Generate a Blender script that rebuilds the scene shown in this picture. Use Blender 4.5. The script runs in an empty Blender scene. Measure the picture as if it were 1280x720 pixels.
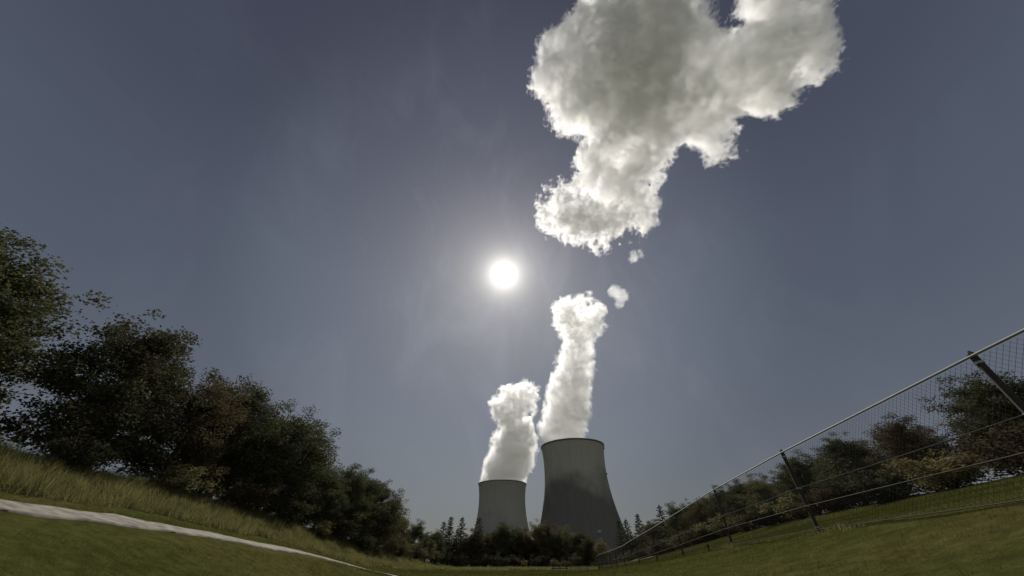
import bpy, math, random
import numpy as np
import openvdb
from mathutils import Vector, Matrix

R = math.radians
PI = math.pi
sc = bpy.context.scene
col = sc.collection
rng = np.random.default_rng(7)
random.seed(7)

# ------------------------------------------------------------------ camera
CAM_Z = 0.5
PITCH = math.atan(346 / 420)
F = 420.0                     # focal length in 1280-px units
cd = bpy.data.cameras.new('camera')
cam = bpy.data.objects.new('camera', cd)
col.objects.link(cam)
cd.sensor_width = 36
cd.lens = 36 * F / 1280
cd.clip_start = 0.05
cd.clip_end = 20000
cam.location = (0, 0, CAM_Z)
cam.rotation_euler = (PI / 2 + PITCH, 0, 0)
sc.camera = cam
FWD = np.array([0, math.cos(PITCH), math.sin(PITCH)])
UP = np.array([0, -math.sin(PITCH), math.cos(PITCH)])


def sight(px, py, depth):
    """a point out along a line of sight, used to survey where far things stand"""
    return np.array([0, 0, CAM_Z]) + depth * (FWD + (px - 640) / F * np.array([1, 0, 0]) - (py - 360) / F * UP)


# ------------------------------------------------------------------ helpers
def tag(o, label=None, cat=None, group=None, kind=None):
    if label: o['label'] = label
    if cat: o['category'] = cat
    if group: o['group'] = group
    if kind: o['kind'] = kind
    return o


def empty(name, loc=(0, 0, 0), rz=0.0, s=1.0):
    o = bpy.data.objects.new(name, None)
    o.empty_display_size = 0.5
    o.location = loc
    o.rotation_euler = (0, 0, rz)
    o.scale = (s, s, s) if not isinstance(s, tuple) else s
    col.objects.link(o)
    return o


def fast_mesh(name, V, Fc, mat, smooth=False):
    """V (n,3) array, Fc (m,k) array with constant k"""
    V = np.asarray(V, dtype=np.float32)
    Fc = np.asarray(Fc, dtype=np.int32)
    me = bpy.data.meshes.new(name)
    m, k = Fc.shape
    me.vertices.add(len(V))
    me.vertices.foreach_set('co', V.ravel())
    me.loops.add(m * k)
    me.loops.foreach_set('vertex_index', Fc.ravel())
    me.polygons.add(m)
    me.polygons.foreach_set('loop_start', np.arange(0, m * k, k, dtype=np.int32))
    me.polygons.foreach_set('loop_total', np.full(m, k, dtype=np.int32))
    if smooth:
        me.polygons.foreach_set('use_smooth', np.ones(m, dtype=bool))
    me.update(calc_edges=True)
    me.materials.append(mat)
    return me


def link(name, me, parent=None):
    o = bpy.data.objects.new(name, me)
    col.objects.link(o)
    if parent: o.parent = parent
    return o


class MB:
    """collects shapes for one mesh object"""
    def __init__(s): s.v, s.f = [], []

    def box(s, c, d, M=None):
        x, y, z = d[0] / 2, d[1] / 2, d[2] / 2
        n = len(s.v)
        for p in [(-x, -y, -z), (x, -y, -z), (x, y, -z), (-x, y, -z), (-x, -y, z), (x, -y, z), (x, y, z), (-x, y, z)]:
            q = Vector(p)
            if M is not None: q = M @ q
            s.v.append(tuple(q + Vector(c)))
        s.f += [tuple(n + i for i in q) for q in [(0, 3, 2, 1), (4, 5, 6, 7), (0, 1, 5, 4), (1, 2, 6, 5), (2, 3, 7, 6), (3, 0, 4, 7)]]

    def tube(s, pts, rad, n=8, cap=True):
        pts = [Vector(p) for p in pts]
        if not isinstance(rad, (list, tuple)): rad = [rad] * len(pts)
        base = len(s.v)
        for i, p in enumerate(pts):
            a = pts[max(i - 1, 0)]; b = pts[min(i + 1, len(pts) - 1)]
            t = (b - a).normalized()
            u = t.cross(Vector((0, 0, 1)))
            if u.length < 0.05: u = t.cross(Vector((1, 0, 0)))
            u.normalize(); w = t.cross(u)
            for k in range(n):
                an = 2 * PI * k / n
                s.v.append(tuple(p + rad[i] * (u * math.cos(an) + w * math.sin(an))))
        for i in range(len(pts) - 1):
            for k in range(n):
                a = base + i * n + k; b = base + i * n + (k + 1) % n
                s.f.append((a, b, b + n, a + n))
        if cap:
            s.f.append(tuple(base + k for k in range(n))[::-1])
            s.f.append(tuple(base + (len(pts) - 1) * n + k for k in range(n)))

    def build(s, name, mat, parent=None, smooth=False):
        me = bpy.data.meshes.new(name)
        me.from_pydata(s.v, [], s.f)
        me.update()
        if smooth:
            me.polygons.foreach_set('use_smooth', [True] * len(me.polygons))
        me.materials.append(mat)
        return link(name, me, parent)


# ------------------------------------------------------------------ materials
def nodes_of(m):
    m.use_nodes = True
    nt = m.node_tree
    return nt, nt.nodes, nt.links


def ramp(N, stops):
    r = N.new('ShaderNodeValToRGB')
    el = r.color_ramp.elements
    while len(el) < len(stops): el.new(0.5)
    for e, (p, c) in zip(el, stops):
        e.position = p
        e.color = (c[0], c[1], c[2], 1)
    return r


def simple(name, c, rough=0.8, metal=0.0, noise=0.25, scale=4.0, bump=0.1):
    m = bpy.data.materials.new(name)
    nt, N, L = nodes_of(m)
    b = N['Principled BSDF']
    tc = N.new('ShaderNodeTexCoord')
    nz = N.new('ShaderNodeTexNoise'); nz.inputs['Scale'].default_value = scale; nz.inputs['Detail'].default_value = 6
    L.new(tc.outputs['Object'], nz.inputs['Vector'])
    r = ramp(N, [(0.3, [x * (1 - noise) for x in c]), (0.7, [min(1, x * (1 + noise)) for x in c])])
    L.new(nz.outputs['Fac'], r.inputs[0]); L.new(r.outputs[0], b.inputs['Base Color'])
    b.inputs['Roughness'].default_value = rough
    b.inputs['Metallic'].default_value = metal
    if bump:
        bp = N.new('ShaderNodeBump'); bp.inputs['Strength'].default_value = bump
        L.new(nz.outputs['Fac'], bp.inputs['Height']); L.new(bp.outputs[0], b.inputs['Normal'])
    return m


def leaf_material(name, stops, trans=0.3):
    m = bpy.data.materials.new(name)
    nt, N, L = nodes_of(m)
    N.remove(N['Principled BSDF'])
    out = N['Material Output']
    geo = N.new('ShaderNodeNewGeometry')
    oi = N.new('ShaderNodeObjectInfo')
    tc = N.new('ShaderNodeTexCoord')
    nz = N.new('ShaderNodeTexNoise'); nz.inputs['Scale'].default_value = 0.45; nz.inputs['Detail'].default_value = 3
    L.new(tc.outputs['Object'], nz.inputs['Vector'])
    a = N.new('ShaderNodeMath'); a.operation = 'MULTIPLY_ADD'
    L.new(geo.outputs['Random Per Island'], a.inputs[0]); a.inputs[1].default_value = 0.45
    L.new(nz.outputs['Fac'], a.inputs[2])
    b = N.new('ShaderNodeMath'); b.operation = 'MULTIPLY_ADD'
    L.new(oi.outputs['Random'], b.inputs[0]); b.inputs[1].default_value = 0.35
    L.new(a.outputs[0], b.inputs[2])
    c = N.new('ShaderNodeMath'); c.operation = 'SUBTRACT'; c.inputs[1].default_value = 0.4
    L.new(b.outputs[0], c.inputs[0])
    r = ramp(N, stops)
    L.new(c.outputs[0], r.inputs[0])
    d = N.new('ShaderNodeBsdfDiffuse'); t = N.new('ShaderNodeBsdfTranslucent'); g = N.new('ShaderNodeBsdfGlossy')
    g.inputs['Roughness'].default_value = 0.5
    g.inputs['Color'].default_value = (0.6, 0.6, 0.6, 1)
    L.new(r.outputs[0], d.inputs['Color']); L.new(r.outputs[0], t.inputs['Color'])
    mx = N.new('ShaderNodeMixShader'); mx.inputs[0].default_value = trans
    L.new(d.outputs[0], mx.inputs[1]); L.new(t.outputs[0], mx.inputs[2])
    m2 = N.new('ShaderNodeMixShader'); m2.inputs[0].default_value = 0.008
    L.new(mx.outputs[0], m2.inputs[1]); L.new(g.outputs[0], m2.inputs[2])
    L.new(m2.outputs[0], out.inputs['Surface'])
    return m


M_leaf = leaf_material('broadleaf_foliage', [(0.15, (0.073, 0.06, 0.039)), (0.42, (0.095, 0.094, 0.048)), (0.65, (0.095, 0.112, 0.053)), (0.95, (0.165, 0.132, 0.067))], 0.3)
M_leaf2 = leaf_material('olive_foliage', [(0.15, (0.119, 0.108, 0.053)), (0.5, (0.179, 0.176, 0.078)), (0.9, (0.286, 0.218, 0.099))], 0.32)
M_russet = leaf_material('russet_foliage', [(0.15, (0.079, 0.06, 0.037)), (0.5, (0.122, 0.092, 0.053)), (0.9, (0.157, 0.14, 0.071))], 0.3)
M_conifer = leaf_material('conifer_foliage', [(0.2, (0.056, 0.064, 0.04)), (0.5, (0.085, 0.092, 0.051)), (0.9, (0.135, 0.121, 0.067))], 0.2)
M_grassblade = leaf_material('long_grass_blades', [(0.15, (0.119, 0.112, 0.046)), (0.5, (0.164, 0.163, 0.062)), (0.9, (0.29, 0.234, 0.104))], 0.5)
M_lawnblade = leaf_material('lawn_blades', [(0.15, (0.059, 0.062, 0.016)), (0.5, (0.084, 0.088, 0.021)), (0.9, (0.119, 0.11, 0.032))], 0.3)
M_bark = simple('bark', (0.075, 0.06, 0.045), 0.9, 0, 0.4, 3, 0.5)
M_paleb = simple('pale_bark', (0.16, 0.14, 0.11), 0.9, 0, 0.3, 3, 0.4)
M_galv = simple('galvanised_steel', (0.34, 0.35, 0.34), 0.45, 0.6, 0.15, 6, 0.05)
M_bright = simple('bright_steel_rail', (0.34, 0.33, 0.30), 0.75, 0.0, 0.12, 6, 0.03)
M_darkpost = simple('weathered_post_steel', (0.05, 0.042, 0.036), 0.9, 0.0, 0.3, 5, 0.1)
M_wire = simple('fence_wire', (0.06, 0.052, 0.045), 0.9, 0.0, 0.1, 6, 0.0)
M_timber = simple('weathered_timber', (0.33, 0.26, 0.19), 0.9, 0, 0.25, 5, 0.3)
M_pathm = simple('pale_concrete_path', (0.20, 0.18, 0.145), 0.9, 0, 0.6, 2.2, 0.35)
M_gravel = simple('gravel_track', (0.17, 0.145, 0.11), 0.95, 0, 0.3, 1.1, 0.4)
M_paint = simple('pale_painted_metal', (0.42, 0.41, 0.38), 0.6, 0.1, 0.1, 2, 0.02)


def ground_material():
    m = bpy.data.materials.new('grassy_ground')
    nt, N, L = nodes_of(m)
    b = N['Principled BSDF']; b.inputs['Roughness'].default_value = 0.95
    b.inputs['Specular IOR Level'].default_value = 0.0
    tc = N.new('ShaderNodeTexCoord')
    n1 = N.new('ShaderNodeTexNoise'); n1.inputs['Scale'].default_value = 0.12; n1.inputs['Detail'].default_value = 5
    n2 = N.new('ShaderNodeTexNoise'); n2.inputs['Scale'].default_value = 2.2; n2.inputs['Detail'].default_value = 8; n2.inputs['Roughness'].default_value = 0.7
    L.new(tc.outputs['Object'], n1.inputs['Vector']); L.new(tc.outputs['Object'], n2.inputs['Vector'])
    r1 = ramp(N, [(0.3, (0.050, 0.056, 0.016)), (0.5, (0.068, 0.071, 0.023)), (0.72, (0.105, 0.088, 0.036))])
    r2 = ramp(N, [(0.3, (0.55, 0.55, 0.5)), (0.62, (1.15, 1.15, 1.1))])
    L.new(n1.outputs['Fac'], r1.inputs[0]); L.new(n2.outputs['Fac'], r2.inputs[0])
    mx = N.new('ShaderNodeMix'); mx.data_type = 'RGBA'; mx.blend_type = 'MULTIPLY'; mx.inputs['Factor'].default_value = 1
    L.new(r1.outputs[0], mx.inputs['A']); L.new(r2.outputs[0], mx.inputs['B'])
    L.new(mx.outputs['Result'], b.inputs['Base Color'])
    bp = N.new('ShaderNodeBump'); bp.inputs['Strength'].default_value = 0.9; bp.inputs['Distance'].default_value = 0.12
    L.new(n2.outputs['Fac'], bp.inputs['Height']); L.new(bp.outputs[0], b.inputs['Normal'])
    return m


M_ground = ground_material()


def tower_material(name, hi, lo, dark_z, dark_w, streak):
    """weathered concrete with pour lines and meridional streaks; the lower shell is darker"""
    m = bpy.data.materials.new(name)
    nt, N, L = nodes_of(m)
    b = N['Principled BSDF']; b.inputs['Roughness'].default_value = 0.9
    b.inputs['Specular IOR Level'].default_value = 0.15
    tc = N.new('ShaderNodeTexCoord')
    sep = N.new('ShaderNodeSeparateXYZ'); L.new(tc.outputs['Object'], sep.inputs[0])
    ang = N.new('ShaderNodeMath'); ang.operation = 'ARCTAN2'
    L.new(sep.outputs['Y'], ang.inputs[0]); L.new(sep.outputs['X'], ang.inputs[1])
    cmb = N.new('ShaderNodeCombineXYZ')
    a60 = N.new('ShaderNodeMath'); a60.operation = 'MULTIPLY'; a60.inputs[1].default_value = 14
    L.new(ang.outputs[0], a60.inputs[0]); L.new(a60.outputs[0], cmb.inputs[0])
    z02 = N.new('ShaderNodeMath'); z02.operation = 'MULTIPLY'; z02.inputs[1].default_value = 0.02
    L.new(sep.outputs['Z'], z02.inputs[0]); L.new(z02.outputs[0], cmb.inputs[2])
    st = N.new('ShaderNodeTexNoise'); st.inputs['Scale'].default_value = 1.0; st.inputs['Detail'].default_value = 5
    L.new(cmb.outputs[0], st.inputs['Vector'])
    big = N.new('ShaderNodeTexNoise'); big.inputs['Scale'].default_value = 0.022; big.inputs['Detail'].default_value = 5
    L.new(tc.outputs['Object'], big.inputs['Vector'])
    # upper edge of the darker lower shell wanders in height
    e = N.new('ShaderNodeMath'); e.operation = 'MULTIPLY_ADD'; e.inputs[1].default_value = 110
    L.new(big.outputs['Fac'], e.inputs[0]); e.inputs[2].default_value = dark_z - 55
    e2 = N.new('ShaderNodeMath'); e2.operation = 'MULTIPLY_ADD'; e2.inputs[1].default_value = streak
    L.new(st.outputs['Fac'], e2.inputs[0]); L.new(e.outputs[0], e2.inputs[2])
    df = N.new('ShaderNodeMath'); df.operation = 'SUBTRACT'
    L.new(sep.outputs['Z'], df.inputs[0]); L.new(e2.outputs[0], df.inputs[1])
    mr = N.new('ShaderNodeMapRange'); mr.inputs['From Min'].default_value = -dark_w; mr.inputs['From Max'].default_value = dark_w
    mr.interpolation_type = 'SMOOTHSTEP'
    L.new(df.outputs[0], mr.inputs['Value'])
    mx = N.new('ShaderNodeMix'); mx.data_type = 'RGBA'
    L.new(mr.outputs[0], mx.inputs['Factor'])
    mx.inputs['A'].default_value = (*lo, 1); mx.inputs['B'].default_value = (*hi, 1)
    # streaks
    r = ramp(N, [(0.35, (0.80, 0.80, 0.80)), (0.65, (1.1, 1.1, 1.1))]); L.new(st.outputs['Fac'], r.inputs[0])
    m1 = N.new('ShaderNodeMix'); m1.data_type = 'RGBA'; m1.blend_type = 'MULTIPLY'; m1.inputs['Factor'].default_value = 0.42
    L.new(mx.outputs['Result'], m1.inputs['A']); L.new(r.outputs[0], m1.inputs['B'])
    # pour lines
    wv = N.new('ShaderNodeMath'); wv.operation = 'PINGPONG'; wv.inputs[1].default_value = 0.85
    L.new(sep.outputs['Z'], wv.inputs[0])
    lt = N.new('ShaderNodeMapRange'); lt.inputs['From Min'].default_value = 0.0; lt.inputs['From Max'].default_value = 0.2
    lt.inputs['To Min'].default_value = 0.86; lt.inputs['To Max'].default_value = 1.0
    L.new(wv.outputs[0], lt.inputs['Value'])
    m2 = N.new('ShaderNodeMix'); m2.data_type = 'RGBA'; m2.blend_type = 'MULTIPLY'; m2.inputs['Factor'].default_value = 1
    L.new(m1.outputs['Result'], m2.inputs['A']); L.new(lt.outputs[0], m2.inputs['B'])
    L.new(m2.outputs['Result'], b.inputs['Base Color'])
    return m


# ------------------------------------------------------------------ world and sun
sun_el, sun_az_x = R(41.8), -10 / 313.4
sd = Vector((sun_az_x * math.cos(sun_el), math.cos(sun_el) * math.sqrt(1 - sun_az_x ** 2), math.sin(sun_el))).normalized()
w = bpy.data.worlds.new('World'); sc.world = w
w.use_nodes = True
N, L = w.node_tree.nodes, w.node_tree.links
bg = N['Background']
sky = N.new('ShaderNodeTexSky'); sky.sky_type = 'NISHITA'; sky.sun_disc = False
sky.sun_elevation = sun_el
sky.sun_rotation = math.atan2(sd.x, sd.y)
sky.altitude = 200; sky.air_density = 1.0; sky.dust_density = 0.6; sky.ozone_density = 2.0
SKY = 0.08
# dusty grey cast of the hazy summer air
hsv = N.new('ShaderNodeHueSaturation'); hsv.inputs['Saturation'].default_value = 0.80; hsv.inputs['Value'].default_value = 1.10
L.new(sky.outputs[0], hsv.inputs['Color'])
tc = N.new('ShaderNodeTexCoord')
nrm = N.new('ShaderNodeVectorMath'); nrm.operation = 'NORMALIZE'; L.new(tc.outputs['Generated'], nrm.inputs[0])
dot = N.new('ShaderNodeVectorMath'); dot.operation = 'DOT_PRODUCT'; dot.inputs[1].default_value = sd
L.new(nrm.outputs[0], dot.inputs[0])
ac = N.new('ShaderNodeMath'); ac.operation = 'ARCCOSINE'; ac.use_clamp = False; L.new(dot.outputs['Value'], ac.inputs[0])


def math_node(op, a, b=None, c=None, clamp=False):
    n = N.new('ShaderNodeMath'); n.operation = op; n.use_clamp = clamp
    for i, x in enumerate((a, b, c)):
        if x is None: continue
        if isinstance(x, (int, float)): n.inputs[i].default_value = x
        else: L.new(x, n.inputs[i])
    return n.outputs[0]


# compress the sky's own range: gamma-like power of its luminance (thick bright haze near the sun, still readable)
gm = N.new('ShaderNodeGamma'); gm.inputs['Gamma'].default_value = 0.62
L.new(hsv.outputs[0], gm.inputs['Color'])
# sky is darker and more violet towards the zenith
sepw = N.new('ShaderNodeSeparateXYZ'); L.new(nrm.outputs[0], sepw.inputs[0])
zr = ramp(N, [(0.0, (0.70, 0.69, 0.66)), (0.30, (0.74, 0.735, 0.74)), (0.60, (0.74, 0.74, 0.77)), (0.85, (0.62, 0.60, 0.66)), (1.0, (0.62, 0.58, 0.64))])
L.new(sepw.outputs['Z'], zr.inputs[0])
mz = N.new('ShaderNodeMix'); mz.data_type = 'RGBA'; mz.blend_type = 'MULTIPLY'; mz.inputs['Factor'].default_value = 1
L.new(gm.outputs[0], mz.inputs['A']); L.new(zr.outputs[0], mz.inputs['B'])
# sky dims away from the sun; unseen half behind camera boosted to light the towers
d01 = math_node('MULTIPLY_ADD', dot.outputs['Value'], 0.5, 0.5)
wr = ramp(N, [(0.0, (0.80, 0.77, 0.70)), (0.45, (0.73, 0.70, 0.65)), (0.7, (0.33, 0.325, 0.34)), (0.87, (0.233, 0.23, 0.243)), (0.91, (0.317, 0.317, 0.317)), (0.94, (0.333, 0.333, 0.333))])
wr.color_ramp.interpolation = 'B_SPLINE'
L.new(d01, wr.inputs[0])
mw = N.new('ShaderNodeMix'); mw.data_type = 'RGBA'; mw.blend_type = 'MULTIPLY'; mw.inputs['Factor'].default_value = 1
L.new(mz.outputs['Result'], mw.inputs['A']); L.new(wr.outputs[0], mw.inputs['B'])
# sun disc and aureole (radii in radians)
disc = math_node('SUBTRACT', 1.0, math_node('DIVIDE', math_node('SUBTRACT', ac.outputs[0], 0.018), 0.022, clamp=True), clamp=True)
aur1 = math_node('POWER', 2.71828, math_node('MULTIPLY', ac.outputs[0], -1 / 0.024))
aur2 = math_node('POWER', 2.71828, math_node('MULTIPLY', ac.outputs[0], -1 / 0.11))
aur3 = math_node('POWER', 2.71828, math_node('MULTIPLY', ac.outputs[0], -1 / 0.24))
glow = math_node('ADD', math_node('MULTIPLY', disc, 40.0), math_node('ADD', math_node('MULTIPLY', aur1, 38.0), math_node('MULTIPLY', aur2, 3.0)))
# thin cirrus veils
mp = N.new('ShaderNodeMapping'); mp.inputs['Scale'].default_value = (4.6, 2.6, 2.0); mp.inputs['Rotation'].default_value = (0, 0.35, 0)
L.new(nrm.outputs[0], mp.inputs['Vector'])
cn = N.new('ShaderNodeTexNoise'); cn.inputs['Scale'].default_value = 1.6; cn.inputs['Detail'].default_value = 7; cn.inputs['Roughness'].default_value = 0.6; cn.inputs['Distortion'].default_value = 0.6
L.new(mp.outputs[0], cn.inputs['Vector'])
cm = N.new('ShaderNodeMapRange'); cm.inputs['From Min'].default_value = 0.5; cm.inputs['From Max'].default_value = 0.78
cm.inputs['To Max'].default_value = 0.35
L.new(cn.outputs['Fac'], cm.inputs['Value'])
near = math_node('POWER', 2.71828, math_node('MULTIPLY', ac.outputs[0], -1 / 0.35))
cir = math_node('MULTIPLY', cm.outputs[0], math_node('MULTIPLY', near, 3.6))
tot = glow
cool = math_node('ADD', math_node('MULTIPLY', aur3, 1.05), cir)
vc = N.new('ShaderNodeVectorMath'); vc.operation = 'SCALE'; vc.inputs[0].default_value = (0.90, 0.95, 1.10)
L.new(cool, vc.inputs['Scale'])
gcol = N.new('ShaderNodeMix'); gcol.data_type = 'RGBA'; gcol.blend_type = 'MIX'
vm = N.new('ShaderNodeVectorMath'); vm.operation = 'SCALE'; vm.inputs[0].default_value = (1.0, 0.96, 0.84)
L.new(tot, vm.inputs['Scale'])
va = N.new('ShaderNodeVectorMath'); va.operation = 'ADD'
w3 = N.new('ShaderNodeVectorMath'); w3.operation = 'SCALE'; w3.inputs['Scale'].default_value = 3.0
L.new(mw.outputs['Result'], w3.inputs[0]); L.new(w3.outputs[0], va.inputs[0]); L.new(vm.outputs[0], va.inputs[1])
vb = N.new('ShaderNodeVectorMath'); vb.operation = 'ADD'
L.new(va.outputs[0], vb.inputs[0]); L.new(vc.outputs[0], vb.inputs[1])
L.new(vb.outputs[0], bg.inputs['Color'])
bg.inputs['Strength'].default_value = SKY
w.cycles.sampling_method = 'MANUAL'; w.cycles.sample_map_resolution = 2048

sl = bpy.data.lights.new('sun_lamp', 'SUN'); sl.energy = 3.7; sl.angle = R(0.5); sl.color = (1, 0.95, 0.86)
so = bpy.data.objects.new('sun_lamp', sl); col.objects.link(so)
so.rotation_euler = sd.to_track_quat('Z', 'Y').to_euler()
so.location = (0, 0, 300)

# ------------------------------------------------------------------ terrain
FA, FB = np.array([16.0, 81.0]), np.array([9.7, 18.6])      # the fence line


def fence_x(y): return 9.7 + (np.clip(y, -40, 90) - 18.6) * 0.101


prof = [
    (-90, [0, 200], [5.2, 1.0]),
    (-34, [0, 40, 77, 150, 175], [5.0, 4.4, 2.9, 0.6, 0]),
    (-22, [0, 30, 40, 56, 77, 108, 150, 175], [4.6, 4.2, 3.6, 2.8, 2.2, 1.4, 0.4, -0.1]),
    (-16.8, [0, 20, 32, 43, 64, 90, 150], [2.7, 2.3, 1.75, 0.9, -0.1, -0.25, -0.2]),
    (-15.2, [0, 20, 32, 43, 64, 90, 150], [2.1, 1.75, 1.2, 0.35, -0.2, -0.25, -0.2]),
    (-13.0, [0, 20, 27, 37, 42, 47, 60, 150], [1.6, 1.35, 1.05, 0.3, -0.05, -0.35, -0.3, -0.2]),
    (-8, [0, 20, 30, 40, 60, 150], [-0.2, -0.45, -0.6, -0.65, -0.4, -0.2]),
    (0, [0, 30, 45, 60, 150], [0, -0.25, -0.45, -0.35, -0.2]),
    (5, [0, 20, 35, 50, 150], [0.2, 0.35, 0.05, -0.25, -0.2]),
    ('f', [0, 10, 18.6, 26.5, 33.5, 40.8, 49.5, 83, 150], [1.35, 1.3, 1.1, 0.76, 0.45, 0.25, -0.12, -0.45, -0.2]),
    (34, [0, 40, 60, 79, 99, 120, 140, 160], [5.5, 5.0, 4.4, 3.2, 2.2, 1.0, 0.2, -0.1]),
    (90, [0, 100, 200], [6.0, 3.5, 1.0]),
]
GX = np.arange(-90, 91, 1.0); GY = np.arange(-60, 221, 1.0)
HG = np.zeros((len(GY), len(GX)))
for j, y in enumerate(GY):
    xs = [fence_x(y) if p[0] == 'f' else p[0] for p in prof]
    zs = [np.interp(y, p[1], p[2]) for p in prof]
    HG[j] = np.interp(GX, xs, zs)
for _ in range(3):
    P = np.pad(HG, 1, mode='edge')
    HG = (P[1:-1, 1:-1] * 2 + P[:-2, 1:-1] + P[2:, 1:-1] + P[1:-1, :-2] + P[1:-1, 2:]) / 6
lat = rng.random((60, 60)) - .5


def vnoise2(x, y, s):
    x = np.asarray(x) / s + 500; y = np.asarray(y) / s + 500
    xi = np.floor(x).astype(int); yi = np.floor(y).astype(int); fx = x - xi; fy = y - yi
    fx = fx * fx * (3 - 2 * fx); fy = fy * fy * (3 - 2 * fy)
    g = lambda a, b: lat[a % 60, b % 60]
    return (g(xi, yi) * (1 - fx) + g(xi + 1, yi) * fx) * (1 - fy) + (g(xi, yi + 1) * (1 - fx) + g(xi + 1, yi + 1) * fx) * fy


def H(x, y):
    x = np.asarray(x, dtype=float); y = np.asarray(y, dtype=float)
    cx = np.clip(x, -90, 89.999); cy = np.clip(y, -60, 219.999)
    i = np.floor(cx + 90).astype(int); j = np.floor(cy + 60).astype(int)
    i = np.clip(i, 0, len(GX) - 2); j = np.clip(j, 0, len(GY) - 2)
    fx = cx + 90 - i; fy = cy + 60 - j
    z = (HG[j, i] * (1 - fx) + HG[j, i + 1] * fx) * (1 - fy) + (HG[j + 1, i] * (1 - fx) + HG[j + 1, i + 1] * fx) * fy
    d = np.maximum(np.maximum(np.abs(x) - 90, np.maximum(y - 220, -60 - y)), 0)
    k = np.clip(1 - d / 160, 0, 1); k = k * k * (3 - 2 * k)
    k2 = np.clip((320 - y) / 130, 0, 1)
    n = vnoise2(x, y, 4.0) * 0.10 + vnoise2(x, y, 1.7) * 0.05
    return (z + 0.2) * k * k2 - 0.2 + n * k


def axis(lo, hi, far):
    a = list(np.arange(lo, hi + .01, 1.0))
    s = 2.0; v = hi
    while v < far:
        v += s; s *= 1.35; a.append(v)
    s = 2.0; v = lo
    while v > -far:
        v -= s; s *= 1.35; a.insert(0, v)
    return np.array(a)


ax, ay = axis(-50, 50, 6000), axis(-12, 180, 6000)
X, Y = np.meshgrid(ax, ay)
V = np.stack([X.ravel(), Y.ravel(), H(X.ravel(), Y.ravel())], 1)
nx = len(ax)
jj, ii = np.meshgrid(np.arange(len(ay) - 1), np.arange(nx - 1), indexing='ij')
q = (jj * nx + ii).ravel()
Fg = np.stack([q, q + 1, q + 1 + nx, q + nx], 1)
tag(link('ground', fast_mesh('ground', V, Fg, M_ground, True)), kind='structure')


def ribbon(name, pts, width, mat, up, th=0.10):
    pts = np.array(pts, dtype=float)
    t = np.linspace(0, len(pts) - 1, 160)

    def cr(a):
        out = []
        for tt in t:
            i = min(int(tt), len(a) - 2); u = tt - i
            p0, p1, p2, p3 = a[max(i - 1, 0)], a[i], a[i + 1], a[min(i + 2, len(a) - 1)]
            out.append(.5 * ((2 * p1) + (-p0 + p2) * u + (2 * p0 - 5 * p1 + 4 * p2 - p3) * u * u + (-p0 + 3 * p1 - 3 * p2 + p3) * u ** 3))
        return np.array(out)
    c = cr(pts)
    d = np.gradient(c, axis=0); d /= np.linalg.norm(d, axis=1)[:, None]
    nrm_ = np.stack([-d[:, 1], d[:, 0]], 1)
    k = 5
    V, Fc = [], []
    for i in range(len(c)):
        row = []
        for s in range(k):
            ww = width * (1 + .09 * math.sin(i * 1.7 + s) + .06 * math.sin(i * 4.1))
            o = c[i] + nrm_[i] * ww * (s / (k - 1) - .5)
            row.append((o[0], o[1], float(H(o[0], o[1])) + up))
        row = [(row[0][0], row[0][1], row[0][2] - th)] + row + [(row[-1][0], row[-1][1], row[-1][2] - th)]
        V += row
    kk = k + 2
    for i in range(len(c) - 1):
        for s in range(kk - 1):
            a = i * kk + s
            Fc.append((a, a + 1, a + 1 + kk, a + kk))
    return tag(link(name, fast_mesh(name, V, Fc, mat, False)), kind='structure')


ribbon('path', [(-16.5, -6), (-15, 8), (-14.1, 20), (-13.6, 28), (-13.0, 36), (-12.2, 40), (-10.2, 39.5), (-8.3, 34), (-7.2, 22), (-6, 8)], 1.5, M_pathm, 0.05)
ribbon('gravel_track', [(27.3, 79), (27.4, 86), (28, 98), (34, 120), (50, 138)], 1.3, M_gravel, 0.06)


# ------------------------------------------------------------------ grass
def blades(name, P, hgt, wid, mat, label, clump=1.0):
    n = len(P)
    z = H(P[:, 0], P[:, 1])
    an = rng.random(n) * 2 * PI
    h = hgt * (0.5 + rng.random(n)) * clump
    d = np.stack([np.cos(an), np.sin(an)], 1) * (wid / 2)[:, None]
    lean = (rng.random((n, 2)) - .5) * h[:, None] * 1.7
    V = np.zeros((n, 3, 3))
    V[:, 0, :2] = P - d; V[:, 1, :2] = P + d; V[:, 2, :2] = P + lean
    V[:, 0, 2] = z - .03; V[:, 1, 2] = z - .03; V[:, 2, 2] = z + h
    Fc = np.arange(n * 3).reshape(n, 3)
    o = link(name, fast_mesh(name, V.reshape(-1, 3), Fc, mat))
    return tag(o, label, None, None, 'stuff')


def scatter(n, box, keep):
    out = []
    tot = 0
    while tot < n:
        P = np.stack([rng.uniform(box[0], box[1], n), rng.uniform(box[2], box[3], n)], 1)
        P = P[keep(P[:, 0], P[:, 1])]
        out.append(P); tot += len(P)
    return np.concatenate(out)[:n]


def left_edge(y): return np.interp(y, [0, 32, 43, 64, 90], [-16.6, -16.4, -16.2, -15.5, -13.0])


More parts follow.
